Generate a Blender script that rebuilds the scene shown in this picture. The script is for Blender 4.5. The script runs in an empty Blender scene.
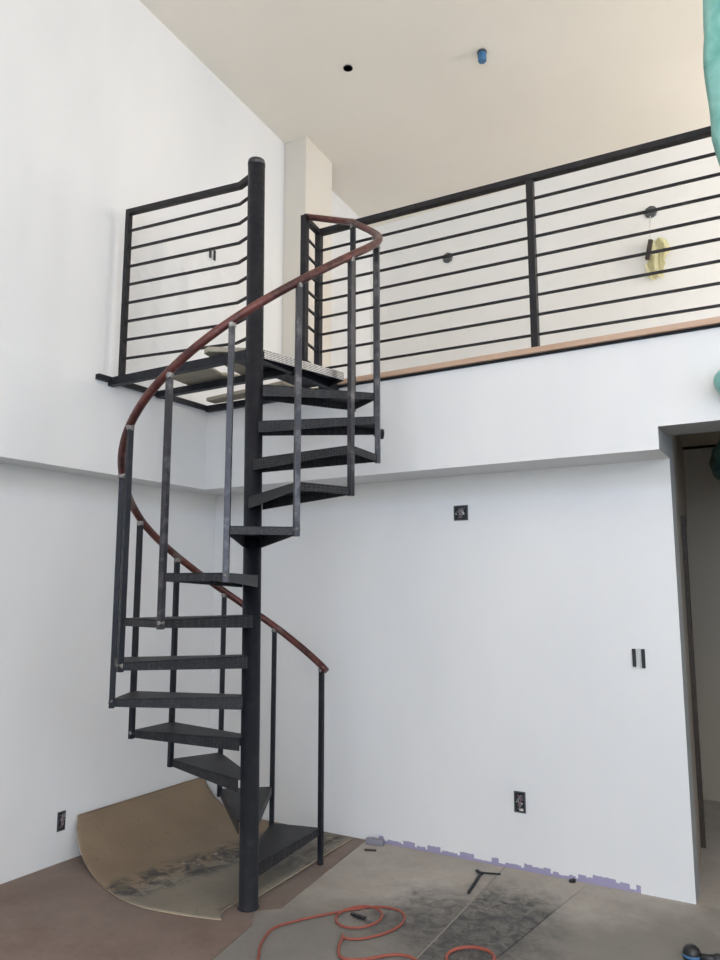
import bpy, bmesh, math, random
from mathutils import Vector, Matrix
random.seed(7)
D = bpy.data
C = bpy.context.scene.collection
sc = bpy.context.scene

# ------------------------------------------------------------------ materials
def mat(name, col, rough=.6, metal=0., spec=.5):
    m = D.materials.new(name); m.use_nodes = True
    b = m.node_tree.nodes['Principled BSDF']
    b.inputs['Base Color'].default_value = (*col, 1)
    b.inputs['Roughness'].default_value = rough
    b.inputs['Metallic'].default_value = metal
    b.inputs['Specular IOR Level'].default_value = spec
    return m

class N:
    """small helper for node graphs"""
    def __init__(s, m):
        s.m = m; s.t = m.node_tree; s.b = s.t.nodes['Principled BSDF']
        s.co = s.t.nodes.new('ShaderNodeTexCoord').outputs['Object']
    def new(s, k, **kw):
        n = s.t.nodes.new(k)
        for a, v in kw.items(): setattr(n, a, v)
        return n
    def lk(s, a, b): s.t.links.new(a, b)
    def mapping(s, scale=(1,1,1), loc=(0,0,0), rot=(0,0,0)):
        n = s.new('ShaderNodeMapping'); s.lk(s.co, n.inputs[0])
        n.inputs['Scale'].default_value = scale; n.inputs['Location'].default_value = loc
        n.inputs['Rotation'].default_value = rot
        return n.outputs[0]
    def noise(s, scale, detail=4, rough=.55, vec=None, dist=0):
        n = s.new('ShaderNodeTexNoise')
        n.inputs['Scale'].default_value = scale; n.inputs['Detail'].default_value = detail
        n.inputs['Roughness'].default_value = rough; n.inputs['Distortion'].default_value = dist
        s.lk(vec or s.co, n.inputs['Vector'])
        return n.outputs['Fac']
    def ramp(s, fac, stops):
        n = s.new('ShaderNodeValToRGB'); s.lk(fac, n.inputs[0])
        e = n.color_ramp.elements
        while len(e) < len(stops): e.new(.5)
        for i, (p, c) in enumerate(stops):
            e[i].position = p
            e[i].color = (c, c, c, 1) if isinstance(c, (int, float)) else (*c, 1)
        return n.outputs['Color']
    def mix(s, fac, a, b, mode='MIX'):
        n = s.new('ShaderNodeMix', data_type='RGBA', blend_type=mode)
        for i, v in ((0, fac), (6, a), (7, b)):
            if isinstance(v, (int, float)): n.inputs[i].default_value = v
            elif isinstance(v, tuple): n.inputs[i].default_value = (*v, 1)
            else: s.lk(v, n.inputs[i])
        return n.outputs[2]
    def math(s, op, a, b=0., c=0.):
        n = s.new('ShaderNodeMath', operation=op)
        for i, v in enumerate((a, b, c)):
            if isinstance(v, (int, float)): n.inputs[i].default_value = v
            else: s.lk(v, n.inputs[i])
        return n.outputs[0]
    def xyz(s):
        n = s.new('ShaderNodeSeparateXYZ'); s.lk(s.co, n.inputs[0]); return n.outputs
    def smooth(s, v, a, b):
        n = s.new('ShaderNodeMapRange', interpolation_type='SMOOTHSTEP')
        s.lk(v, n.inputs[0]); n.inputs[1].default_value = a; n.inputs[2].default_value = b
        return n.outputs[0]
    def bump(s, h, strength=.2, dist=.01):
        n = s.new('ShaderNodeBump'); s.lk(h, n.inputs['Height'])
        n.inputs['Strength'].default_value = strength; n.inputs['Distance'].default_value = dist
        s.lk(n.outputs[0], s.b.inputs['Normal'])
    def color(s, c): s.lk(c, s.b.inputs['Base Color'])
    def rough(s, c): s.lk(c, s.b.inputs['Roughness'])

def wall_mat(name, base, dark, purple=False, band_z=None):
    m = mat(name, base, .85, spec=.2); n = N(m)
    a = n.noise(1.1, 3, .5, n.mapping((1, 1, .45)))
    f = n.ramp(a, [(.35, 0.), (.68, 1.)])
    c = n.mix(f, dark, base)
    fine = n.noise(9, 5, .6)
    c = n.mix(n.ramp(fine, [(.45, 0.), (.8, .10)]), c, tuple(x*.86 for x in base))
    v = n.noise(3.2, 2, .5, n.mapping((1, 1, .12)))
    c = n.mix(n.ramp(v, [(.5, 0.), (.62, .35)]), c, tuple(x*.965 for x in base))
    if band_z:      # tan strip under the soffit, fading out downwards
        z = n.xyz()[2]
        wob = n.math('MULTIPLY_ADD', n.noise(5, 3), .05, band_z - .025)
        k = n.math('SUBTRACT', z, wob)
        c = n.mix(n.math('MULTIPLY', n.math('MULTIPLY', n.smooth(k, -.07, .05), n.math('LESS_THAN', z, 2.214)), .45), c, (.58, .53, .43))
    if purple:      # bare purple board showing along the ragged bottom edge of the white coat
        x, y, z = n.xyz()
        cells = n.new('ShaderNodeTexNoise', noise_dimensions='1D')
        cells.inputs['Scale'].default_value = 3.4; cells.inputs['Detail'].default_value = 1
        n.lk(x, cells.inputs['W'])
        top = n.ramp(cells.outputs['Fac'], [(0., .16), (.40, .38), (.47, .10), (.50, .75), (.58, .55), (.63, 1.)])
        top.node.color_ramp.interpolation = 'CONSTANT'
        top = n.math('MULTIPLY_ADD', n.noise(30, 5, .7), .022, n.math('MULTIPLY', top, .034))
        inside = n.math('LESS_THAN', z, top)
        xr = n.math('MULTIPLY', n.math('GREATER_THAN', x, -2.44), n.math('LESS_THAN', x, -.86))
        k = n.math('MULTIPLY', inside, xr)
        c = n.mix(n.math('MULTIPLY', k, .9), c, (.30, .265, .42))
    n.color(c)
    n.bump(n.noise(40, 4), .05, .004)
    return m

M = {}
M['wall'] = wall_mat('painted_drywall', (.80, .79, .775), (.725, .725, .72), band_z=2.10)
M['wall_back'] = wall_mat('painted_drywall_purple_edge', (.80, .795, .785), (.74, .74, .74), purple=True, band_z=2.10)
M['wall_plain'] = wall_mat('painted_drywall_plain', (.80, .79, .775), (.75, .745, .735))
M['loftwall'] = wall_mat('primed_drywall', (.85, .83, .80), (.82, .80, .76))
M['ceil'] = wall_mat('ceiling_drywall', (.87, .815, .725), (.84, .785, .695))
M['chase'] = wall_mat('beige_primed_board', (.72, .675, .60), (.69, .645, .57))
M['raw'] = wall_mat('bare_grey_board', (.36, .36, .35), (.32, .32, .31))
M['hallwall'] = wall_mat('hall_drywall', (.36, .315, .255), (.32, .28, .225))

def steel(name, base, rough=.5, metal=.0, scale=18, hi=(.06, .06, .065)):
    m = mat(name, base, rough, metal, .5 if metal else .28); n = N(m)
    f = n.ramp(n.noise(scale, 5, .65), [(.5, 0.), (.78, 1.)])
    n.color(n.mix(n.math('MULTIPLY', f, .35), base, hi))
    n.rough(n.ramp(n.noise(scale*2, 3), [(.3, rough-.08), (.8, rough+.15)]))
    n.bump(n.noise(90, 3), .06, .002)
    return m
M['steel'] = steel('blackened_steel', (.011, .012, .017))
M['rail_steel'] = steel('dark_railing_steel', (.014, .013, .015), .5)
M['mill'] = steel('bare_steel_tube', (.035, .034, .040), .36, .45, 14, (.42, .41, .41))
M['dark'] = mat('dark_void', (.012, .012, .012), .9)

def tread_mat(name, base, hi, strength, metal=.1, rough=.5):
    m = mat(name, base, rough, metal, .3); n = N(m)
    # raised lugs of checker plate: two crossing sets of short bars
    mp = n.mapping((1, 1, 1), rot=(0, 0, 0))
    outs = []
    for ang in (.785, -.785):
        v = n.mapping((75, 30, 75), rot=(0, 0, ang))
        vo = n.new('ShaderNodeTexVoronoi', feature='F1'); vo.inputs['Scale'].default_value = 1
        vo.inputs['Randomness'].default_value = 0
        n.lk(v, vo.inputs['Vector'])
        outs.append(n.ramp(vo.outputs['Distance'], [(.20, 1.), (.34, 0.)]))
    h = n.mix(1., outs[0], outs[1], 'LIGHTEN')
    worn = n.ramp(n.noise(7, 4), [(.4, 0.), (.7, 1.)])
    c = n.mix(n.math('MULTIPLY', worn, .4), base, tuple(x*1.7 for x in base))
    fl = n.ramp(n.noise(95, 4, .8), [(.50, 0.), (.66, 1.)])
    c = n.mix(n.math('MULTIPLY', fl, .5), c, hi)
    n.color(n.mix(n.math('MULTIPLY', h, strength), c, hi))
    n.bump(h, .6, .003)
    return m
M['tread'] = tread_mat('checker_plate_dark', (.016, .0165, .019), (.095, .092, .092), .3)
M['tread_bright'] = tread_mat('checker_plate_bare', (.045, .044, .045), (.75, .72, .68), .95, .4, .35)

def edge_mat():
    m = mat('checker_edge_bare', (.05, .05, .05), .35, .3); n = N(m)
    x, y, z = n.xyz()
    d1 = n.math('SINE', n.math('MULTIPLY', n.math('ADD', y, z), 330.)); d2 = n.math('SINE', n.math('MULTIPLY', n.math('SUBTRACT', y, z), 330.))
    h = n.ramp(n.math('MULTIPLY', d1, d2), [(.05, 0.), (.25, 1.)])
    n.color(n.mix(h, (.04, .04, .045), (.62, .60, .57))); return m
M['edge_bright'] = edge_mat()
def handrail_mat():
    m = mat('primer_red_handrail', (.15, .045, .03), .42, .25); n = N(m)
    f = n.ramp(n.noise(6, 4, .6), [(.42, 0.), (.6, 1.)])
    c = n.mix(f, (.045, .012, .011), (.125, .036, .029))
    g = n.ramp(n.noise(3.1, 3, .6, n.mapping((1, 1, 1), loc=(4, 2, 7))), [(.58, 0.), (.64, 1.)])
    c = n.mix(n.math('MULTIPLY', n.ramp(n.noise(30, 4, .7), [(.5, 0.), (.7, 1.)]), .35), c, (.25, .13, .10))
    n.color(n.mix(n.math('MULTIPLY', g, .6), c, (.16, .14, .13)))
    return m
M['handrail'] = handrail_mat()
M['weld'] = steel('ground_weld_steel', (.22, .21, .20), .4, .6, 60, (.75, .73, .70))

def wood_mat(name, a, b, rough=.6, sc_=(2, 25, 25)):
    m = mat(name, a, rough); n = N(m)
    f = n.noise(1.5, 5, .6, n.mapping(sc_), .6)
    n.color(n.mix(n.ramp(f, [(.3, 0.), (.75, 1.)]), a, b)); return m
M['trimwood'] = wood_mat('bare_wood_nosing', (.47, .30, .20), (.60, .42, .31))
M['ply'] = wood_mat('weathered_plywood', (.27, .25, .20), (.40, .36, .28), .8)
M['ply_pale'] = wood_mat('pale_plywood', (.52, .47, .32), (.60, .54, .40), .8)
M['jambwood'] = wood_mat('dark_wood_jamb', (.035, .026, .02), (.06, .042, .033), .6)

def board_mat():
    m = mat('brown_hardboard', (.15, .105, .08), .75); n = N(m)
    f = n.ramp(n.noise(3, 5, .65), [(.3, 0.), (.75, 1.)])
    c = n.mix(f, (.155, .105, .083), (.24, .178, .148))
    sp = n.ramp(n.noise(38, 4, .75), [(.56, 0.), (.68, 1.)])
    c = n.mix(n.math('MULTIPLY', sp, .5), c, (.10, .08, .07))
    big = n.ramp(n.noise(1.3, 2, .5, n.mapping(loc=(3, 1, 0))), [(.4, 0.), (.65, 1.)])
    n.color(n.mix(n.math('MULTIPLY', big, .35), c, (.20, .175, .15)))
    return m
M['board'] = board_mat()
M['seam'] = mat('pale_raw_edge', (.25, .23, .20), .85)

def sheet_mat():
    m = mat('bent_hardboard', (.25, .2, .14), .7); n = N(m)
    x, y, z = n.xyz()
    f = n.ramp(n.noise(2.2, 4, .6), [(.3, 0.), (.7, 1.)])
    tan = n.mix(f, (.195, .138, .088), (.245, .18, .115))
    grey = n.mix(f, (.175, .15, .118), (.235, .205, .158))
    wob = n.noise(2.3, 5, .7)
    xx = n.math('MULTIPLY_ADD', wob, .30, x)
    # smear line drifts with y
    xx = n.math('MULTIPLY_ADD', y, -.20, xx)
    c = n.mix(n.smooth(xx, -3.62, -3.45), tan, grey)
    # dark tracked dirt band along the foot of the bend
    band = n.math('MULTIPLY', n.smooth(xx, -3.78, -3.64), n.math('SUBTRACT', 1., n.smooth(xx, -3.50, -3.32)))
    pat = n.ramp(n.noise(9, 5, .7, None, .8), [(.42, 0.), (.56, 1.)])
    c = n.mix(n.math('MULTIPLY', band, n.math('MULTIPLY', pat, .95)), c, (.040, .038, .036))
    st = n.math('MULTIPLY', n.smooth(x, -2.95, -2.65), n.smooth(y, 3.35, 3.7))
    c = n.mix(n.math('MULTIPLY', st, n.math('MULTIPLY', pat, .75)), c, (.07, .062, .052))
    pale = n.ramp(n.noise(14, 3, .6, n.mapping(loc=(5, 5, 1)), .5), [(.62, 0.), (.68, 1.)])
    c = n.mix(n.math('MULTIPLY', band, n.math('MULTIPLY', pale, .7)), c, (.42, .37, .32))
    sp = n.ramp(n.noise(28, 4, .75), [(.60, 0.), (.70, 1.)])
    c = n.mix(n.math('MULTIPLY', sp, .55), c, (.07, .06, .05))
    n.color(c); return m
M['sheet'] = sheet_mat()
M['sheet_edge'] = mat('raw_board_edge', (.45, .36, .25), .8)

def floor_mat(dirty=0):
    m = mat('gritty_sheet' if dirty else 'dusty_concrete', (.3, .28, .25), .8); n = N(m)
    x, y, z = n.xyz()
    f = n.ramp(n.noise(2.3, 6, .65), [(.3, 0.), (.72, 1.)])
    c = n.mix(f, (.32, .285, .245), (.44, .40, .355))
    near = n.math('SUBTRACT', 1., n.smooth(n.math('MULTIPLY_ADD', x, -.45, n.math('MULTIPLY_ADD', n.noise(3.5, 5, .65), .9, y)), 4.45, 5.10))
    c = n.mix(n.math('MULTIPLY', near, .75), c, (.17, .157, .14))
    sp = n.ramp(n.noise(36, 4, .7), [(.55, 0.), (.72, 1.)])
    c = n.mix(n.math('MULTIPLY', sp, .3), c, (.14, .13, .12))
    # work area tracked dark with dust and grinding grit, roughly an oval in front of the wall
    dx = n.math('MULTIPLY', n.math('ADD', x, 1.52), 1.35); dy = n.math('MULTIPLY', n.math('SUBTRACT', y, 3.42), 1.5)
    r = n.math('SQRT', n.math('ADD', n.math('MULTIPLY', dx, dx), n.math('MULTIPLY', dy, dy)))
    r = n.math('MULTIPLY_ADD', n.noise(5, 5, .7, None, .6), .9, r)
    k = n.math('SUBTRACT', 1., n.smooth(r, .95, 1.5) if dirty else n.smooth(r, .72, 1.25))
    grit = n.ramp(n.noise(17, 5, .75, None, .8), [(.36, .40), (.60, 1.)])
    c = n.mix(n.math('MULTIPLY', k, n.math('MULTIPLY', grit, 1.0 if dirty else .85)), c, (.060, .059, .058))
    dx2 = n.math('MULTIPLY', n.math('ADD', x, 2.15), 1.8); dy2 = n.math('MULTIPLY', n.math('SUBTRACT', y, 2.85), 1.6)
    r2 = n.math('SQRT', n.math('ADD', n.math('MULTIPLY', dx2, dx2), n.math('MULTIPLY', dy2, dy2)))
    r2 = n.math('MULTIPLY_ADD', n.noise(6, 5, .7), .6, r2)
    k2 = n.math('SUBTRACT', 1., n.smooth(r2, .5, 1.1))
    c = n.mix(n.math('MULTIPLY', k2, n.math('MULTIPLY', grit, .4)), c, (.15, .14, .14))
    n.color(c); n.bump(n.noise(30, 5, .7), .25, .004)
    return m
M['floor'] = floor_mat()

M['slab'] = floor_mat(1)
M['cord'] = mat('orange_rubber', (.30, .075, .048), .6)
M['black'] = mat('black_plastic', (.015, .015, .017), .4)
M['blue'] = mat('blue_plastic', (.05, .16, .32), .4)
M['boxsteel'] = steel('galvanised_box', (.10, .105, .11), .5, .4, 30, (.35, .35, .36))
M['boxdark'] = mat('box_interior', (.02, .022, .025), .8)
M['white_p'] = mat('white_plastic', (.72, .72, .70), .5)
M['wire_r'] = mat('red_wire', (.20, .09, .10), .5)
M['yoke'] = mat('grey_white_metal', (.5, .51, .51), .5)
M['wire_g'] = mat('grey_wire', (.25, .26, .27), .5)
M['wire_w'] = mat('white_wire', (.65, .64, .62), .5)
M['yellow'] = mat('yellow_insulation_foil', (.85, .80, .52), .6)
M['glass'] = mat('window_glass', (.9, .95, 1), .02)
M['glass'].node_tree.nodes['Principled BSDF'].inputs['Transmission Weight'].default_value = 1
M['frame'] = mat('window_frame_grey', (.25, .25, .26), .5)
M['putty'] = mat('grey_purple_board_scrap', (.25, .24, .28), .9)
M['pile'] = mat('grinding_dust', (.17, .155, .145), .95)
def teal_mat(name, a, b):
    m = mat(name, a, .35); n = N(m)
    n.color(n.mix(n.ramp(n.noise(5, 4, .6, None, 1.), [(.35, 0.), (.65, 1.)]), a, b))
    n.b.inputs['Transmission Weight'].default_value = .15
    return m
M['teal'] = teal_mat('teal_film', (.13, .42, .36), (.33, .66, .60))
M['green'] = teal_mat('dark_green_film', (.012, .03, .024), (.04, .10, .08))

# ------------------------------------------------------------------ mesh helpers
def bx(bm, a, b, rot=None, piv=None):
    a = Vector(a); b = Vector(b); s = b - a; c = (a + b)/2
    r = bmesh.ops.create_cube(bm, size=1)
    bmesh.ops.scale(bm, vec=(abs(s.x), abs(s.y), abs(s.z)), verts=r['verts'])
    bmesh.ops.translate(bm, vec=c, verts=r['verts'])
    if rot: bmesh.ops.rotate(bm, cent=piv or c, matrix=rot, verts=r['verts'])
    return r['verts']
def bar(bm, p, q, w, h, up=(0, 0, 1)):
    """rectangular bar from p to q: w sideways, h along up"""
    p = Vector(p); q = Vector(q); d = (q-p); L = d.length; d.normalize()
    u = Vector(up); s = d.cross(u)
    if s.length < 1e-5: s = d.cross(Vector((1, 0, 0)))
    s.normalize(); u = s.cross(d)
    vs = []
    for t in (0, L):
        for a, b in ((-1, -1), (1, -1), (1, 1), (-1, 1)):
            vs.append(bm.verts.new(p + d*t + s*(a*w/2) + u*(b*h/2)))
    for f in ((3, 2, 1, 0), (4, 5, 6, 7), (0, 1, 5, 4), (1, 2, 6, 5), (2, 3, 7, 6), (3, 0, 4, 7)):
        bm.faces.new([vs[i] for i in f])
def tube(bm, pts, r, seg=10, cap=True, radii=None):
    pts = [Vector(p) for p in pts]; rings = []
    up = Vector((0, 0, 1))
    prev = None
    for i, p in enumerate(pts):
        d = (pts[min(i+1, len(pts)-1)] - pts[max(i-1, 0)]).normalized()
        if prev is None:
            s = d.cross(up)
            if s.length < 1e-3: s = d.cross(Vector((1, 0, 0)))
        else: s = prev - d*prev.dot(d)
        s.normalize(); prev = s; u = d.cross(s)
        rr = radii[i] if radii else r
        rings.append([bm.verts.new(p + s*math.cos(2*math.pi*k/seg)*rr + u*math.sin(2*math.pi*k/seg)*rr) for k in range(seg)])
    for a, b in zip(rings, rings[1:]):
        for k in range(seg):
            f = bm.faces.new((a[k], a[(k+1) % seg], b[(k+1) % seg], b[k])); f.smooth = True
    if cap:
        bm.faces.new(rings[0][::-1]); bm.faces.new(rings[-1])
def lathe(bm, prof, c=(0, 0, 0), seg=24, axis='Z'):
    c = Vector(c); rings = []
    for r, h in prof:
        ring = []
        for k in range(seg):
            a = 2*math.pi*k/seg; v = Vector((r*math.cos(a), r*math.sin(a), h))
            if axis == 'Y': v = Vector((v.x, v.z, v.y))
            if axis == 'X': v = Vector((v.z, v.x, v.y))
            ring.append(bm.verts.new(c+v))
        rings.append(ring)
    for a, b in zip(rings, rings[1:]):
        for k in range(seg):
            f = bm.faces.new((a[k], a[(k+1) % seg], b[(k+1) % seg], b[k])); f.smooth = True
    bm.faces.new(rings[0][::-1]); bm.faces.new(rings[-1])
def prism(bm, poly, z0, z1, rough=None):
    n = len(poly)
    lo = [bm.verts.new((x, y, z0)) for x, y in poly]; hi = [bm.verts.new((x, y, z1)) for x, y in poly]
    bm.faces.new(lo[::-1]); bm.faces.new(hi)
    for i in range(n): bm.faces.new((lo[i], lo[(i+1) % n], hi[(i+1) % n], hi[i]))
def obj(name, bm, m, parent=None, bevel=0, origin=None):
    me = D.meshes.new(name)
    bmesh.ops.recalc_face_normals(bm, faces=bm.faces[:])
    if origin is not None: bmesh.ops.translate(bm, vec=-Vector(origin), verts=bm.verts[:])
    bm.to_mesh(me); bm.free()
    for x in (m if isinstance(m, (list, tuple)) else [m]): me.materials.append(x)
    o = D.objects.new(name, me); C.objects.link(o)
    if origin is not None: o.location = origin
    if parent is not None: o.parent = parent
    if bevel:
        b = o.modifiers.new('bevel', 'BEVEL'); b.width = bevel; b.segments = 2; b.limit_method = 'ANGLE'
    return o
def B(): return bmesh.new()
def tag(o, label, cat, group=None, kind=None):
    o['label'] = label; o['category'] = cat
    if group: o['group'] = group
    if kind: o['kind'] = kind
    return o
def empty(name, loc, label, cat, group=None):
    o = D.objects.new(name, None); C.objects.link(o); o.location = loc; o.empty_display_size = .1
    bpy.context.view_layer.update()
    return tag(o, label, cat, group)
def child(name, bm, m, root, bevel=0):
    """mesh given in world coordinates becomes a child of root (roots are unrotated)"""
    off = Vector((0, 0, 0)); r = root
    while r is not None: off += r.location; r = r.parent
    bmesh.ops.translate(bm, vec=-off, verts=bm.verts[:])
    return obj(name, bm, m, root, bevel)
def struct(name, bm, m, label, parent=None):
    o = obj(name, bm, m, parent); o['kind'] = 'structure'; o['label'] = label; o['category'] = name.split('_')[0]
    return o

# ------------------------------------------------------------------ dimensions
XL, XB, XU = -3.766, -3.586, -3.600          # lower left wall, left band face, upper left wall
YB, YF = 4.225, 3.908                         # lower back wall, loft edge face
ZS, ZL = 2.215, 2.80                          # soffit, loft floor
XE = -.603                                    # right end of the back wall
XR, YR, YLB = 3.7, -2.9, 6.25                 # right wall, rear wall (behind viewer), loft back wall
def zceil(y): return 5.445 - .092*(y-3.18)
PX, PY, R, T0, DP, H = -2.468, 3.056, .664, 1.5814, .4555, .2

# ------------------------------------------------------------------ setting
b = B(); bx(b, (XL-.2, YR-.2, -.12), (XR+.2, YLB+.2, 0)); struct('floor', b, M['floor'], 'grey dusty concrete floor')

# left wall: lower face, thicker band and upper face extruded along the wall
b = B()
prof = [(XL-.2, -.12), (XL, -.12), (XL, ZS), (XB, ZS), (XB, ZL+.01), (XU, ZL+.014), (XU, 5.95), (XL-.2, 5.95)]
A_ = [b.verts.new((x, YR-.2, z)) for x, z in prof]; E_ = [b.verts.new((x, YLB+.2, z)) for x, z in prof]
b.faces.new(A_); b.faces.new(E_[::-1])
for i in range(len(prof)):
    j = (i+1) % len(prof); b.faces.new((A_[i], E_[i], E_[j], A_[j]))
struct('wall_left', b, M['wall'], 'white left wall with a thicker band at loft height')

def raw_end(o):      # bare grey board where the wall turns into the hall opening
    for p in o.data.polygons:
        if abs(p.center.x - XE) < .01 and abs(p.normal.x) > .9: p.material_index = 1
        if p.center.z > 2.32 and p.center.z < 2.34 and abs(p.normal.z) > .9: p.material_index = 1
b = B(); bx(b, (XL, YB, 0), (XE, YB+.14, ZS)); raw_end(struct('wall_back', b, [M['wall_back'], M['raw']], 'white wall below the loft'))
# loft edge: deep band above the back wall, running on as the header of the hall opening
b = B()
bx(b, (XB, YF, ZS), (XE, YB+.14, ZL)); bx(b, (XE, YF, 2.33), (XR, 4.19, ZL))
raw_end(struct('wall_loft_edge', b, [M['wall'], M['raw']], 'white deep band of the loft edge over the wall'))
b = B(); bx(b, (XB-.01, YB+.14, 2.62), (XR, YLB, ZL-.002)); bx(b, (XE, 4.19, 2.62), (XR, YB+.14, ZL-.002))
struct('floor_loft', b, M['hallwall'], 'loft floor slab')
b = B(); bx(b, (XU, YLB, ZL-.2), (XR, YLB+.14, 5.9)); struct('wall_loft_back', b, M['loftwall'], 'pale wall at the back of the loft')
# column (boxed chase) on the left wall of the loft
b = B(); bx(b, (XU-.02, 4.79, ZL), (-3.379, 5.19, 5.6)); struct('wall_chase', b, M['chase'], 'boxed white column on the left wall of the loft')
# ceiling, falling slightly towards the back
b = B()
v = []
for y in (YR-.2, YLB+.3):
    for x in (XL-.2, XR+.2):
        for dz in (0, .15): v.append(b.verts.new((x, y, zceil(y)+dz)))
for f in ((0, 2, 6, 4), (1, 5, 7, 3), (0, 4, 5, 1), (2, 3, 7, 6), (0, 1, 3, 2), (4, 6, 7, 5)): b.faces.new([v[i] for i in f])
struct('ceiling', b, M['ceil'], 'beige high ceiling')

# walls with window openings
def wall_with_windows(name, axis, pos, thick, a0, a1, z1, wins, m, label):
    b = B()
    def box(a, c, za, zb):
        if c-a < 1e-4 or zb-za < 1e-4: return
        if axis == 'X': bx(b, (pos, a, za), (pos+thick, c, zb))
        else: bx(b, (a, pos, za), (c, pos+thick, zb))
    cur = a0
    for (wa, wb, za, zb) in sorted(wins):
        box(cur, wa, -.12, z1); box(wa, wb, -.12, za); box(wa, wb, zb, z1); cur = wb
    box(cur, a1, -.12, z1)
    struct(name, b, m, label)
wn = [0]
def window(axis, pos, wa, wb, za, zb, cols, rows):
    wn[0] += 1
    b = B(); t = .05
    def box(bb, a, c, z0, z1, d0=-.03, d1=.03):
        if axis == 'X': bx(bb, (pos+d0, a, z0), (pos+d1, c, z1))
        else: bx(bb, (a, pos+d0, z0), (c, pos+d1, z1))
    for i in range(cols+1):
        a = wa + (wb-wa-t)*i/cols; box(b, a, a+t, za, zb)
    for i in range(rows+1):
        z = za + (zb-za-t)*i/rows; box(b, wa, wb, z, z+t)
    w = struct('window_%d' % wn[0], b, M['frame'], 'tall grey framed window'); w['category'] = 'window'
    g = B(); box(g, wa+.02, wb-.02, za+.02, zb-.02, -.003, .003)
    gp = obj('pane', g, M['glass'], w)
    return w
rearwins = [(-1.0, 1.1, .8, 4.1), (1.4, 3.4, .8, 4.1)]
wall_with_windows('wall_front', 'Y', YR-.2, .2, XL-.2, XR+.2, 6.1, rearwins, M['wall_plain'], 'white wall behind the viewer with tall windows')
for w in rearwins: window('Y', YR-.1, *w, 2, 3)
sidewins = [(-2.2, -.2, .8, 4.1), (.3, 2.3, .8, 4.1), (4.45, 6.0, 3.0, 4.8)]
wall_with_windows('wall_right', 'X', XR, .2, YR, YLB+.14, 6.1, sidewins, M['wall_plain'], 'white right wall with tall windows')
for w in sidewins: window('X', XR+.1, *w, 2, 3)

# hall beyond the opening under the loft
b = B()
prism(b, [(XE-.12, YB+.14), (XE-.004, YB+.14), (-.686, 5.12), (-.80, 5.12)], 0, 2.62)
prism(b, [(-.80, 5.12), (-.686, 5.12), (-.79, YLB), (-.90, YLB)], 2.0, 2.62)
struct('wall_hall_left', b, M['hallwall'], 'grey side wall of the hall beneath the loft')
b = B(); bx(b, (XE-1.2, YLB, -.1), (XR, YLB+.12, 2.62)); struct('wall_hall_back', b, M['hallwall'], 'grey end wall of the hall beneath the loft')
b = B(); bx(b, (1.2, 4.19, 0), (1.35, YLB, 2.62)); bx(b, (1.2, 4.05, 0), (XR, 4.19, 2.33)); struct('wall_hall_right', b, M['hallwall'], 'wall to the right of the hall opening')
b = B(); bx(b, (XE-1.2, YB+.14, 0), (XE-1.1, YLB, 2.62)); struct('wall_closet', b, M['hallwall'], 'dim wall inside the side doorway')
b = B()
bx(b, (-.80, 5.12, 0), (-.662, 5.16, 1.99))
o = struct('door_1', b, M['jambwood'], 'dark wood door casing in the hall'); o['category'] = 'door frame'

# wood nosing on the loft edge
b = B()
prism(b, [(-2.615, 3.872), (XR, 3.885), (XR, 4.02), (-2.615, 4.02)], 2.802, 2.832)
o = struct('trim_1', b, [M['trimwood']], 'bare brown wood strip capping the loft edge'); o['category'] = 'trim'
b = B(); prism(b, [(-2.60, 3.895), (XR, 3.902), (XR, 3.93), (-2.60, 3.93)], 2.788, 2.802)
o = struct('trim_2', b, [M['dark']], 'dark gap strip under the wood nosing'); o['category'] = 'trim'

# ------------------------------------------------------------------ spiral staircase
def lean(bm):
    for v in bm.verts:
        k = .015 - .034*v.co.z/3.9; v.co.x += k*.86; v.co.y += k*.51
stair = empty('spiral_staircase', (PX, PY, 0), 'black steel spiral staircase with a red-brown tube handrail climbing to the loft', 'staircase')
b = B(); lathe(b, [(.053, .0055), (.053, .010), (.047, .0105), (.047, 3.86)], (PX, PY, 0), 32)
lean(b)
pole = child('centre_pole', b, M['steel'], stair)
b = B(); lathe(b, [(.0485, 3.855), (.0485, 3.873), (.045, 3.888), (.025, 3.897), (.004, 3.899)], (PX, PY, 0), 32)
lean(b)
child('pole_cap', b, M['mill'], pole)

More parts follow.
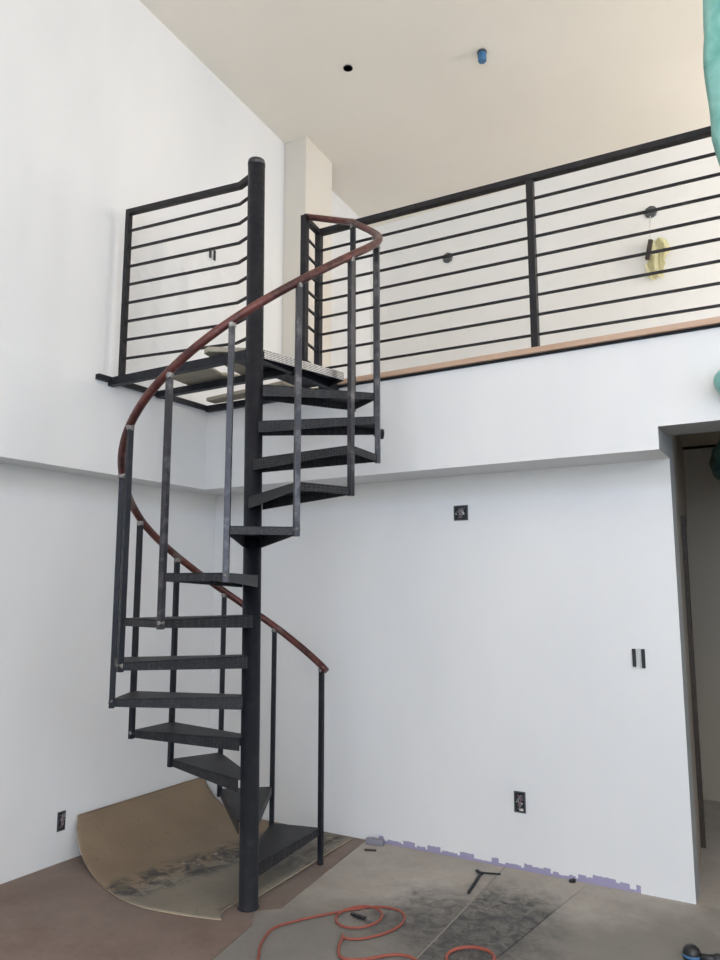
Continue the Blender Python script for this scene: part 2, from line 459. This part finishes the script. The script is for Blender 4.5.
def pp(r, a, z): return Vector((PX + r*math.cos(a), PY + r*math.sin(a), z))
def make_tread(k, m):
    """folded checker-plate pan, open below, flanges deeper at the pole"""
    a0 = T0 + (k-1)*DP; a1 = T0 + k*DP; am = (a0+a1)/2; z = k*H
    d = Vector((math.cos(am), math.sin(am), 0)); s = Vector((-d.y, d.x, 0))
    c = Vector((PX, PY, z))
    I0 = c + d*.025 - s*.044; I1 = c + d*.025 + s*.044
    O0 = pp(R, a0, z); O1 = pp(R, a1, z)
    b = B(); t = .005
    P = [I0, O0, O1, I1]
    top = [b.verts.new(p) for p in P]; und = [b.verts.new(p - Vector((0, 0, t))) for p in P]
    b.faces.new(top); b.faces.new(und[::-1])
    for i in range(4): b.faces.new((top[i], und[i], und[(i+1) % 4], top[(i+1) % 4]))
    def flange(p, q, hp, hq):
        e = (q-p).normalized(); n = Vector((0, 0, 1)).cross(e)   # points inward
        cen = (P[0]+P[1]+P[2]+P[3])/4
        if (cen - p).dot(n) < 0: n = -n
        vs = []
        for off in (0, t):
            for pt, hh in ((p, 0), (q, 0), (q, hq), (p, hp)):
                vs.append(b.verts.new(pt + n*off - Vector((0, 0, hh + (.0005 if hh == 0 else 0)))))
        for f in ((0, 1, 2, 3), (7, 6, 5, 4), (0, 4, 5, 1), (1, 5, 6, 2), (2, 6, 7, 3), (3, 7, 4, 0)):
            b.faces.new([vs[i] for i in f])
    flange(I0, O0, .062, .036); flange(I1, O1, .062, .036); flange(O0, O1, .036, .036)
    o = child('tread', b, m, stair)
    return o
for k in range(1, 14): make_tread(k, M['tread'])

# balusters at the joints between neighbouring treads
tops = {0: 1.085}
BT = {}
for j in range(14):
    zt = {0: 1.09, 1: 1.31, 2: 1.515, 3: 1.715, 4: 1.905, 5: 2.12, 6: 2.31, 7: 2.51, 8: 2.72, 9: 2.93, 10: 3.14, 11: 3.335, 12: 3.53, 13: 3.735}[j]
    BT[j] = zt
    a = T0 + j*DP
    zb = 0.0055 if j == 0 else j*H - .042
    rad = R - .002
    p = pp(rad, a, zb); q = pp(rad, a, zt-.012)
    b = B(); bar(b, p, q, .026, .026, (math.cos(a), math.sin(a), 0))
    bal = child('baluster', b, M['mill'] if j in (7, 8, 9, 10, 11) else M['steel'], stair, .002)
    if j in (7, 8, 9, 10, 11): bal['label'] = 'bare grey steel baluster'
    # ground weld bead at the head
    b = B(); c_ = pp(rad, a, zt-.02)
    r_ = bmesh.ops.create_icosphere(b, subdivisions=2, radius=.019)
    bmesh.ops.scale(b, vec=(1, 1, 1.2), verts=r_['verts'])
    for v_ in r_['verts']: v_.co += Vector((random.uniform(-.003, .003), random.uniform(-.003, .003), random.uniform(-.003, .003)))
    bmesh.ops.translate(b, vec=c_, verts=r_['verts'])
    w = child('weld', b, M['weld'], bal)
    if 4 <= j <= 9:
        b = B(); r_ = bmesh.ops.create_icosphere(b, subdivisions=2, radius=.016)
        for v_ in r_['verts']: v_.co += Vector((random.uniform(-.003, .003), random.uniform(-.003, .003), random.uniform(-.004, .004)))
        bmesh.ops.translate(b, vec=pp(rad, a, j*H-.012), verts=r_['verts'])
        child('weld', b, M['weld'], bal)
b = B(); a = T0+12*DP
lathe(b, [(.028, -.006), (.028, .006)], (0, 0, 0), 20)
bmesh.ops.rotate(b, cent=(0, 0, 0), matrix=Matrix.Rotation(math.pi/2, 3, 'Y'), verts=b.verts[:])
bmesh.ops.rotate(b, cent=(0, 0, 0), matrix=Matrix.Rotation(a, 3, 'Z'), verts=b.verts[:])
bmesh.ops.translate(b, vec=pp(R+.03, a, 12*H-.03), verts=b.verts[:])
child('weld_plate', b, M['steel'], stair)

# handrail: helix following the baluster heads, ending on the loft railing's end post
rail = []
n_ = 13*8
for i in range(n_+1):
    jf = i/8; j0 = min(int(jf), 12); f = jf-j0
    z = BT[j0]*(1-f) + BT[j0+1]*f
    rail.append(pp(R-.002, T0 + jf*DP, z))
a_end = T0 - .05
first = pp(R-.002, a_end, BT[0] - .03)
P305 = Vector((-2.588, 3.665, 0))
end = Vector((P305.x, P305.y, 3.862))
last = rail[-1]
tail = [last.lerp(end, t) + Vector((0, .03*math.sin(math.pi*t), .02*math.sin(math.pi*t))) for t in (.2, .4, .6, .8, 1.)]
rr = [first] + rail + tail
# light smoothing of the height steps
zs = [p.z for p in rr]
for _ in range(4): zs = [zs[0]] + [(zs[i-1]+2*zs[i]+zs[i+1])/4 for i in range(1, len(zs)-1)] + [zs[-1]]
for p, z in zip(rr, zs): p.z = z
b = B(); tube(b, rr, .0200, 12)
hr = child('handrail', b, M['handrail'], stair)
b = B(); i0 = 12; tube(b, rr[i0:i0+3], .0206, 12, False)
child('weld', b, M['weld'], hr)

# landing: welded frame between pole, left wall and loft edge, with checker plate at the right
fr = B()
zf = 2.80; hb = .045
def fbar(p, q, w=.04, h=hb, z=zf): bar(fr, (p[0], p[1], z-h/2), (q[0], q[1], z-h/2), w, h)
fbar((XB+.002, 3.045), (PX-.05, 3.045), .04, .05)
fbar((XB+.02, 3.42), (PX+.03, 3.42), .04, .042)
fbar((XB+.02, 3.885), (-2.62, 3.885), .04, .042)
fbar((XB+.02, 2.93), (XB+.02, YF-.01), .034, .03)
fbar((PX-.02, 3.06), (PX-.02, 3.88), .04, .042)
child('landing_frame', fr, M['steel'], stair)
# plate with a folded bright edge
b = B()
pl = [(-2.452, 3.11), (-2.325, 3.706), (-2.60, 3.85), (-2.72, 3.85), (-2.72, 3.11)]
prism(b, pl, 2.802, 2.808)
plate = child('landing_plate', b, M['steel'], stair)
b = B(); p = Vector((-2.450, 3.10, 2.785)); q = Vector((-2.323, 3.706, 2.79))
bar(b, p, q, .005, .048)
e_ = child('plate_edge', b, M['edge_bright'], plate); e_['label'] = 'bare bright checker plate edge strip'
b = B(); bar(b, Vector((-2.325, 3.706, 2.785)), Vector((-2.60, 3.85, 2.785)), .005, .04)
child('plate_edge', b, M['steel'], plate)

# guard railing on the open side of the landing, left wall to pole
Xp, Yp = -3.50, 3.055
gr = B(); bx(gr, (Xp-.016, Yp-.016, 2.80), (Xp+.016, Yp+.016, 3.86))
grd = child('guard_post', gr, M['rail_steel'], stair, .002)
def bent(bm, z0, z1, w, h):
    bar(bm, (Xp+(.017 if w < .03 else -.016), Yp, z0), (-2.64, Yp+.045, z1), w, h)
    bar(bm, (-2.645, Yp+.045, z1), (PX-.03, Yp, z1+.005), w, h)
b = B(); bent(b, 3.862, 3.812, .032, .034); child('guard_top_rail', b, M['rail_steel'], stair, .002)
for i in range(8):
    zl = 3.735 - i*.1175; zr_ = zl - .035
    b = B(); bent(b, zl, zr_, .013, .013); child('guard_rail', b, M['rail_steel'], stair)

# ------------------------------------------------------------------ loft railing
La = Vector((-2.620, 3.872, 0)); Lb = Vector((-.252, 3.975, 0)); dL = (Lb-La)/(Lb.x-La.x)
def Lx(x, z): p = La + dL*(x-La.x); return Vector((p.x, p.y, z))
lr = empty('loft_railing', (La.x, La.y, 2.83), 'long black steel railing of thin horizontal bars along the loft edge', 'railing')
zt0 = 3.865
def rz(i): return 3.722 - .1145*i
b = B(); bar(b, Lx(-2.64, zt0-.017), Lx(3.6, zt0-.017), .045, .036); child('top_rail', b, M['rail_steel'], lr, .002)
for i in range(8):
    b = B(); bar(b, Lx(-2.62, rz(i)), Lx(3.6, rz(i)-.004), .013, .013); child('rail', b, M['rail_steel'], lr)
for x in (-2.62, -1.215, .19, 1.6, 3.0):
    p = Lx(x, 2.832)
    b = B(); bx(b, (p.x-.02, p.y-.02, 2.832), (p.x+.02, p.y+.02, zt0-.03)); child('post', b, M['rail_steel'], lr, .002)
b = B(); bx(b, (P305.x-.02, P305.y-.02, 2.81), (P305.x+.02, P305.y+.02, 3.868)); child('post', b, M['rail_steel'], lr, .002)
b = B(); bar(b, (P305.x, P305.y, 3.848), (La.x, La.y, 3.848), .035, .03); child('return_top_rail', b, M['rail_steel'], lr)
for i in range(8):
    b = B(); bar(b, (P305.x, P305.y, rz(i)+.01), (La.x, La.y, rz(i)), .013, .013); child('return_rail', b, M['rail_steel'], lr)

# ------------------------------------------------------------------ planks lying on the landing frame
def plank(poly, z0, z1, m, label, group=None):
    b = B(); cx = sum(p[0] for p in poly)/len(poly); cy = sum(p[1] for p in poly)/len(poly)
    prism(b, poly, z0, z1)
    o = obj('plywood_board', b, m, None, .002, origin=(cx, cy, z0))
    return tag(o, label, 'board', group)
plank([(-2.785, 2.995), (-2.735, 2.975), (-2.53, 3.13), (-2.735, 3.16), (-2.735, 3.50), (-2.90, 3.50)], 2.812, 2.84, M['ply'],
      'grey plywood offcut on the landing frame nearest the centre pole, its end overhanging')
plank([(-3.28, 3.10), (-2.925, 3.14), (-2.985, 3.36), (-3.02, 3.57), (-3.34, 3.57)], 2.812, 2.83, M['ply'],
      'tan plywood board lying flat across the two front beams of the landing frame')
plank([(-2.972, 3.36), (-2.906, 3.505), (-2.91, 3.58), (-3.008, 3.58)], 2.812, 2.83, M['ply_pale'],
      'narrow pale yellowish board between the other two boards on the landing frame')
plank([(-3.50, 3.80), (-2.78, 3.72), (-2.76, 3.87), (-3.50, 3.89)], 2.812, 2.836, M['ply'],
      'brownish board lying along the rear beam of the landing by the loft edge')

# ------------------------------------------------------------------ bent hardboard sheet leaning up the left wall
edge = [(-3.749, 3.099), (-3.719, 3.073), (-3.66, 3.043), (-3.628, 3.025), (-3.546, 2.988), (-3.456, 2.955), (-3.342, 2.907), (-3.224, 2.858),
        (-3.091, 2.819), (-2.98, 2.801), (-2.874, 2.798), (-2.786, 2.81), (-2.625, 2.843), (-2.467, 2.887)]
def zprof(X):
    X0 = -3.3
    if X > X0: return .0115
    t = min((X0-X)/.452, 1); return .0115 + .25*(1-math.sqrt(max(0, 1-t*t)))
b = B(); rows = []
fine_e = []
for (p, q) in zip(edge, edge[1:]):
    for s in range(3): fine_e.append((p[0]+(q[0]-p[0])*s/3, p[1]+(q[1]-p[1])*s/3))
fine_e.append(edge[-1])
fr_x = [e[0] for e in fine_e]
for (x, y) in fine_e:
    row = []
    for s in range(49):
        t = s/48
        yy = y + (4.17-y)*t
        xx = x
        if x > -2.62: xx = x - .075*t - .004*math.sin(9*t)
        if yy < 3.14: xx = min(xx, -2.535 + (.065*max(0, 1-(yy-2.887)/.075) if yy < 2.97 else 0) + (random.uniform(-.008, .008) if yy < 3.0 else 0))
        row.append((xx, yy, zprof(x) + .003*math.sin(5*t+x*3)*(1 if x > -3.3 else 0) + .003))
    rows.append(row)
top = [[b.verts.new(p) for p in r] for r in rows]
bot = [[b.verts.new((p[0]-(.004 if p[0] < -3.6 else 0), p[1], p[2]-.005)) for p in r] for r in rows]
nr, nc = len(rows), 49
for i in range(nr-1):
    for j in range(nc-1):
        f = b.faces.new((top[i][j], top[i+1][j], top[i+1][j+1], top[i][j+1])); f.smooth = True
        b.faces.new((bot[i][j], bot[i][j+1], bot[i+1][j+1], bot[i+1][j]))
def skirt(seq_t, seq_b):
    for i in range(len(seq_t)-1):
        f = b.faces.new((seq_t[i], seq_b[i], seq_b[i+1], seq_t[i+1])); f.material_index = 1
skirt([r[0] for r in top], [r[0] for r in bot]); skirt([r[-1] for r in top][::-1], [r[-1] for r in bot][::-1])
skirt(top[0][::-1], bot[0][::-1]); skirt(top[-1], bot[-1])
sh = obj('hardboard_sheet', b, [M['sheet'], M['sheet_edge']])
tag(sh, 'thin tan hardboard sheet under the stairs, bent up against the left wall', 'board')

# brown floor protection boards
b = B(); prism(b, [(-3.75, -1.2), (-2.22, -1.2), (-2.262, 2.594), (-2.325, 2.93), (-2.40, 3.045), (-3.75, 3.06)], .001, .005)
tag(obj('floor_board', b, M['board']), 'large brown hardboard laid on the floor along the left wall in front of the stairs', 'board')
b = B(); prism(b, [(-3.75, 3.064), (-2.412, 3.05), (-2.322, 3.148), (-2.385, 3.60), (-2.47, 4.21), (-3.75, 4.21)], .001, .005)
tag(obj('floor_board', b, M['board']), 'brown hardboard strip showing under the lowest tread, right of the pole foot', 'board')
b = B(); prism(b, [(-1.56, 2.2), (-1.40, 2.2), (-1.234, 3.306), (-1.13, 4.16), (-1.575, 4.205), (-1.53, 3.03)], .001, .006)
sheet_ = obj('floor_sheet', b, M['slab'])
b = B(); bar(b, (-1.53, 3.03, .0065), (-1.575, 4.205, .0065), .007, .002); obj('raw_edge', b, M['seam'], sheet_)
tag(sheet_, 'dark grit-covered thin sheet on the floor reaching the back wall', 'board')
# ------------------------------------------------------------------ extension cord
def smoothpath(pts, n=8):
    P = [Vector(p) for p in pts]; out = []
    for i in range(len(P)-1):
        p0 = P[max(i-1, 0)]; p1 = P[i]; p2 = P[i+1]; p3 = P[min(i+2, len(P)-1)]
        for k in range(n):
            t = k/n
            out.append(.5*((2*p1) + (-p0+p2)*t + (2*p0-5*p1+4*p2-p3)*t*t + (-p0+3*p1-3*p2+p3)*t**3))
    out.append(P[-1]); return out
CAMC = Vector((0, 0, 1.5347))
FW = Vector((-.507, .850, .142)); 
def _cam():
    f, pi, ro, ya = 751.544, .14272, -.00064, .53744
    fw = Vector((-math.sin(ya)*math.cos(pi), math.cos(ya)*math.cos(pi), math.sin(pi)))
    rt = Vector((math.cos(ya), math.sin(ya), 0)); up = rt.cross(fw)
    r = rt*math.cos(ro) + up*math.sin(ro); u = -rt*math.sin(ro) + up*math.cos(ro)
    return f, fw, r, u
F, FW, RT, UP = _cam()
cord_pts = CORD_POINTS = [(-2.06, 2.35), (-2.075, 2.52), (-2.089, 2.67), (-2.165, 2.79), (-2.215, 2.94), (-2.17, 3.06), (-2.09, 3.19), (-2.01, 3.30),
    (-1.93, 3.385), (-1.85, 3.41), (-1.775, 3.38), (-1.735, 3.28), (-1.755, 3.16), (-1.82, 3.06), (-1.88, 3.03), (-1.91, 3.05)]
cz = .007
b = B(); tube(b, smoothpath([(x, y, cz) for x, y in cord_pts]), .0055, 8)
ring = []
for k in range(21):
    a = 2*math.pi*k/20*1.08 + 2.4
    ring.append((-1.935 + .105*math.cos(a), 3.235 + .115*math.sin(a), cz + .012*(.5+.5*math.sin(a+.8))))
tube(b, smoothpath([(-2.06, 3.25, cz)] + ring[:1] + ring, 3)[3:], .0055, 8)
second = [(-1.90, 3.04), (-1.86, 2.94), (-1.80, 2.87), (-1.72, 2.90), (-1.63, 3.0), (-1.55, 3.02), (-1.45, 2.95), (-1.38, 2.84), (-1.34, 2.7)]
tube(b, smoothpath([(x, y, cz+.001) for x, y in second]), .0065, 8)
tag(obj('extension_cord', b, M['cord']), 'thin orange extension cord looped on the concrete floor right of the pole', 'cord')
b = B()
pts = []
for k in range(25):
    a = 2*math.pi*k/24 + .5
    pts.append((-1.33 + .10*math.cos(a), 3.12 + .085*math.sin(a), .02 + .010*math.sin(a+1)))
tube(b, smoothpath(pts + [(-1.20, 3.10, .016), (-1.10, 2.98, .013), (-1.0, 2.80, .013)], 3), .0075, 8)
tag(obj('extension_cord', b, M['cord']), 'orange cord loop lying on the dark sheet at the bottom edge of the photo', 'cord')

# small floor debris
knife = empty('utility_knife', (-1.93, 3.24, .004), 'small dark knife lying inside the orange cord loop', 'tool')
b = B(); bar(b, (-1.985, 3.25, .012), (-1.90, 3.235, .012), .018, .013); child('handle', b, M['black'], knife, .003)
b = B(); bar(b, (-1.90, 3.235, .011), (-1.865, 3.222, .011), .012, .002); child('blade', b, M['boxsteel'], knife)
b = B(); bar(b, (-1.605, 3.76, .012), (-1.648, 4.03, .012), .012, .010); bar(b, (-1.685, 4.065, .012), (-1.64, 4.03, .012), .014, .010); bar(b, (-1.66, 4.05, .010), (-1.555, 4.085, .010), .010, .007)
tag(obj('angle_iron_scrap', b, M['steel']), 'black L-shaped steel scrap on the floor near the back wall', 'metal scrap')
b = B(); bar(b, (-2.44, 4.165, .017), (-2.33, 4.185, .017), .04, .034)
tag(obj('board_chip', b, M['putty'], None, .006), 'grey chunk of wallboard on the floor against the back wall', 'debris')
b = B(); bar(b, (-2.385, 4.05, .006), (-2.32, 4.075, .006), .012, .009)
tag(obj('wood_sliver', b, M['jambwood']), 'short dark sliver on the floor in front of the grey wallboard chunk', 'debris')
b = B(); bar(b, (-1.205, 4.17, .010), (-1.19, 4.205, .010), .02, .02)
tag(obj('floor_crumb', b, M['black'], None, .005), 'tiny dark crumb on the floor by the purple strip', 'debris')

# black power tool just inside the bottom right corner
T = Vector((-.545, 3.615, 0))
pt = empty('power_tool', tuple(T), 'black and blue hand tool standing on the concrete at the bottom right corner', 'tool')
b = B(); lathe(b, [(.030, 0), (.036, .006), (.036, .028), (.031, .045), (.018, .056), (.003, .058)], T, 24); child('motor_housing', b, M['black'], pt)
b = B(); lathe(b, [(.0372, .014), (.0372, .024)], T, 24); child('collar', b, M['blue'], pt)
b = B(); tube(b, [T+Vector((.02, .0, .018)), T+Vector((.065, .0, .02)), T+Vector((.10, .005, .024))], .016, 12); child('handle', b, M['black'], pt)
b = B(); r_ = bmesh.ops.create_icosphere(b, subdivisions=3, radius=.022)
bmesh.ops.translate(b, vec=T+Vector((.10, .005, .024)), verts=r_['verts']); child('knob', b, M['black'], pt)

# ------------------------------------------------------------------ electrical boxes
def wallbox(name, c, w, h, axis, label, cat, kind):
    """open box cut into a wall; c is the centre on the wall face. axis Y: wall faces -Y, axis X: wall faces +X"""
    c = Vector(c); root = empty(name, tuple(c), label, cat)
    def P(u, v, d):   # u right, v up, d out of the wall
        return c + (Vector((u, -d, v)) if axis == 'Y' else Vector((d, -u if False else u, v)))
    def pbox(bm, u0, u1, v0, v1, d0, d1):
        a = P(u0, v0, d0); e = P(u1, v1, d1)
        bx(bm, (min(a.x, e.x), min(a.y, e.y), min(a.z, e.z)), (max(a.x, e.x), max(a.y, e.y), max(a.z, e.z)))
    b = B(); pbox(b, -w/2, w/2, -h/2, h/2, -.002, .0015); child('box_back', b, M['boxdark'] if kind == 'wires' else M['white_p'], root)
    t = .006
    if kind == 'wires':
        b = B()
        pbox(b, -w/2, w/2, h/2-t, h/2, 0, .005); pbox(b, -w/2, w/2, -h/2, -h/2+t, 0, .005)
        pbox(b, -w/2, -w/2+t, -h/2, h/2, 0, .005); pbox(b, w/2-t, w/2, -h/2, h/2, 0, .005)
        child('rim', b, M['boxsteel'], root)
    if kind == 'wires':
        for i, (m, s) in enumerate((('boxsteel', 1), ('wire_r', -.6), ('wire_g', .4))):
            pts = [P(s*w*.3, h*.32, .003), P(-s*w*.25, h*.1, .010), P(s*w*.2, -h*.12, .012), P(-s*w*.2, -h*.33, .003)]
            b = B(); tube(b, smoothpath(pts, 6), .0035, 6); child('wire', b, M[m], root)
        rnd = random.Random(int(abs(c.x)*1000))
        for i in range(7):
            u0 = rnd.uniform(-w*.42, w*.22); v0 = rnd.uniform(-h*.42, h*.25); b = B()
            pbox(b, u0, u0+rnd.uniform(.008, .02), v0, v0+rnd.uniform(.006, .02), .0015, rnd.uniform(.004, .010))
            child('connector', b, M[rnd.choice(['wire_g', 'black', 'boxsteel', 'wire_w'])], root, .0015)
    if kind == 'switch':
        b = B(); pbox(b, -w*.14, w*.14, -h*.45, h*.45, .002, .006); child('yoke', b, M['yoke'], root)
        for s in (-1, 1):
            b = B(); pbox(b, s*w*.36-w*.14, s*w*.36+w*.14, -h*(.46 if s > 0 else .42), h*.44, .002, .009); child('device', b, M['black'], root)
    return root
wallbox('outlet_box', (-1.803, YB, 1.986), .092, .092, 'Y', 'square open outlet box with tangled wires high on the wall under the loft', 'outlet box', 'wires')
wallbox('outlet_box', (-1.484, YB, .357), .066, .112, 'Y', 'low open outlet box on the back wall near the floor', 'outlet box', 'wires')
wallbox('switch_box', (-.811, YB, 1.169), .064, .108, 'Y', 'open switch box with two black devices at hand height beside the hall opening', 'switch box', 'switch')
wallbox('outlet_box', (XL, 2.998, .225), .052, .105, 'X', 'open outlet box low on the left wall beside the bent board', 'outlet box', 'wires')
wallbox('switch_box', (XU, 3.924, 3.955), .065, .085, 'X', 'small switch box on the upper left wall seen through the landing guard rails', 'switch box', 'switch')
def octbox(c, label):
    root = empty('junction_box', c, label, 'junction box')
    b = B(); lathe(b, [(.042, 0), (.052, 0), (.052, .012), (.042, .012)], (0, 0, 0), 8, 'Y')
    for v in b.verts: v.co = Vector((v.co.x, -v.co.y, v.co.z)) + Vector(c)
    child('rim', b, M['boxsteel'], root)
    b = B(); lathe(b, [(.044, 0), (.044, .004)], (0, 0, 0), 8, 'Y')
    for v in b.verts: v.co = Vector((v.co.x, -v.co.y, v.co.z)) + Vector(c)
    child('box_back', b, M['ply'], root)
    return root
ky = YLB/6.2
octbox((-2.727*ky, YLB, 4.64), 'round junction box on the loft back wall, the empty left one')
octbox((-.913*ky, YLB, 4.61), 'round junction box on the loft back wall with a yellow packet hanging from it')
# packet hanging from the right box
pc = Vector((-.885*ky, YLB-.02, 4.19))
pk = empty('hanging_packet', tuple(pc), 'crumpled yellow packet hanging on a string below the right junction box in the loft', 'packet')
b = B()
nx, nz = 9, 15; g = []
for i in range(nx):
    col = []
    for j in range(nz):
        u = i/(nx-1)-.5; v = j/(nz-1)-.5
        wdt = .15*(1 + .25*math.sin(6*v+1)) * (.75 if abs(v) < .08 else 1)
        col.append(b.verts.new(pc + Vector((u*wdt + .02*math.sin(5*v), .012*math.sin(11*u+7*v)-.01, v*.33+.01*math.sin(9*u)))))
    g.append(col)
for i in range(nx-1):
    for j in range(nz-1): b.faces.new((g[i][j], g[i+1][j], g[i+1][j+1], g[i][j+1]))
bmesh.ops.solidify(b, geom=b.faces[:], thickness=.006)
child('foil', b, M['yellow'], pk)
b = B(); tube(b, [pc+Vector((-.03, -.015, .37)), pc+Vector((-.035, -.02, .25)), pc+Vector((-.04, -.02, .14))], .004, 6); child('string', b, M['wire_w'], pk)
b = B(); bar(b, pc+Vector((-.035, -.03, .16)), pc+Vector((-.07, -.03, -.0)), .03, .035); child('clip', b, M['jambwood'], pk, .004)

# ceiling fittings
zc_ = zceil(4.309)
can = empty('recessed_light_hole', (-2.669, 4.309, zc_), 'dark round recessed light hole in the ceiling', 'recessed light')
b = B(); lathe(b, [(.030, -.002), (.036, -.002), (.036, .003), (.030, .003)], (-2.669, 4.309, zc_-.002), 24); child('rim', b, M['boxsteel'], can)
b = B(); lathe(b, [(.031, -.0), (.031, .006)], (-2.669, 4.309, zc_-.004), 24); child('can', b, M['boxdark'], can)
zc2 = zceil(4.624)
cap = empty('sprinkler_cover', (-1.742, 4.624, zc2), 'blue plastic cap hanging from the ceiling', 'sprinkler')
b = B(); lathe(b, [(.026, -.075), (.030, -.070), (.030, -.012), (.027, -.010)], (-1.742, 4.624, zc2), 20); child('cap', b, M['blue'], cap)
b = B(); lathe(b, [(.034, -.012), (.034, .002)], (-1.742, 4.624, zc2), 20); child('collar', b, M['boxsteel'], cap)

# teal plastic film hanging down in front of the loft railing at the right edge
def film(cx, y, w, z0, z1, seed, m, lean_=-.075):
    rnd = random.Random(seed); b = B(); n1, n2 = 22, 36; rws = []
    for j in range(n2):
        t = j/(n2-1); z = z0 + (z1-z0)*t; row = []
        for i in range(n1):
            a = 2*math.pi*i/n1
            k = 1 + .10*math.sin(3*a+9*t+seed) + .06*math.sin(7*a-15*t) + .05*math.sin(23*t+2*a)
            env = .55+.45*min(1, t*8) if t < .125 else 1
            row.append(b.verts.new((cx + lean_*(1-t) + w*k*env*math.cos(a)*(1+.10*t), y + w*.5*k*env*math.sin(a), z + .01*math.sin(5*a))))
        rws.append(row)
    for r0, r1 in zip(rws, rws[1:]):
        for i in range(n1):
            f = b.faces.new((r0[i], r0[(i+1) % n1], r1[(i+1) % n1], r1[i])); f.smooth = True
    b.faces.new(rws[0][::-1]); b.faces.new(rws[-1])
    return b
tag(obj('plastic_film', film(-.060, 3.50, .12, 3.29, zceil(3.62)-.012, 1, M['teal']), M['teal']), 'translucent teal plastic sheeting hanging from the ceiling at the right edge', 'plastic sheeting')
b = B(); r_ = bmesh.ops.create_icosphere(b, subdivisions=4, radius=.083)
for v in r_['verts']: v.co = v.co*(1+.04*math.sin(60*v.co.x+30*v.co.z)) + Vector((-.245, 3.825, 2.495))
for f in b.faces: f.smooth = True
tag(obj('plastic_bundle', b, M['teal']), 'small round teal plastic bundle stuck on the white loft edge above the hall opening', 'bundle')
b = B(); r_ = bmesh.ops.create_icosphere(b, subdivisions=4, radius=.19)
for v in r_['verts']:
    k = 1 + .06*math.sin(14*v.co.x*5+3) * math.cos(11*v.co.z*5) + .05*math.sin(40*v.co.y)
    v.co = v.co*k + Vector((-.29, 5.0, 2.29))
for f in b.faces: f.smooth = True
o = obj('plastic_bundle', b, M['green']); tag(o, 'dark green crumpled plastic bundle hung high inside the dim hall', 'bundle')
b = B(); tube(b, [(-.29, 5.0, 2.45), (-.29, 5.0, 2.62)], .006, 6)
obj('hanging_cord', b, M['black'], o)

# ------------------------------------------------------------------ light
w = D.worlds.new('sky'); sc.world = w; w.use_nodes = True
bg = w.node_tree.nodes['Background']; bg.inputs[0].default_value = (.78, .88, 1.0, 1); bg.inputs[1].default_value = 1.0
def area(loc, rot, sx, sy, e, col):
    l = D.lights.new('day_and_fill_light', 'AREA'); l.shape = 'RECTANGLE'; l.size = sx; l.size_y = sy; l.energy = e; l.color = col
    o = D.objects.new('day_and_fill_light', l); C.objects.link(o); o.location = loc; o.rotation_euler = rot
    return o
UPT = math.radians(86)
SKY = (.69, .815, 1); WARM = (1, .89, .75)
for (a, c, z0, z1) in rearwins:      # sky light, and an added warm uplight inside the room that brightens the ceiling
    area(((a+c)/2, YR+.03, (z0+z1)/2), (math.pi/2, 0, 0), c-a, z1-z0, 72, SKY)
    area(((a+c)/2, YR+.75, 1.0), (math.pi/2+UPT, 0, 0), c-a, 1.4, 60 if c < 2 else 110, WARM).data.spread = math.radians(110)
for (a, c, z0, z1) in sidewins[:2]:
    area((XR-.03, (a+c)/2, (z0+z1)/2), (math.pi/2, 0, math.pi/2), c-a, z1-z0, 30, SKY)
    area((XR-.75, (a+c)/2, 1.0), (math.pi/2+UPT, 0, math.pi/2), c-a, 1.4, 10, WARM).data.spread = math.radians(110)  # the same added ceiling uplight, near the side windows
a, c, z0, z1 = sidewins[2]
area((XR-.45, (a+c)/2, (z0+z1)/2), (math.pi/2, 0, math.radians(36)), (c-a)*.8, z1-z0, 125, (1, .97, .94))

# ------------------------------------------------------------------ camera
cam = D.cameras.new('camera'); co = D.objects.new('camera', cam); C.objects.link(co)
cam.sensor_fit = 'VERTICAL'; cam.sensor_height = 36; cam.sensor_width = 27; cam.lens = F/960*36
cam.clip_start = .02; cam.clip_end = 60
m3 = Matrix((RT, UP, -FW)).transposed()
co.matrix_world = Matrix.Translation(CAMC) @ m3.to_4x4()
sc.camera = co
sc.view_settings.view_transform = 'Standard'; sc.view_settings.look = 'None'
sc.view_settings.gamma = 1; sc.view_settings.use_curve_mapping = False
sc.view_settings.exposure = 0.48
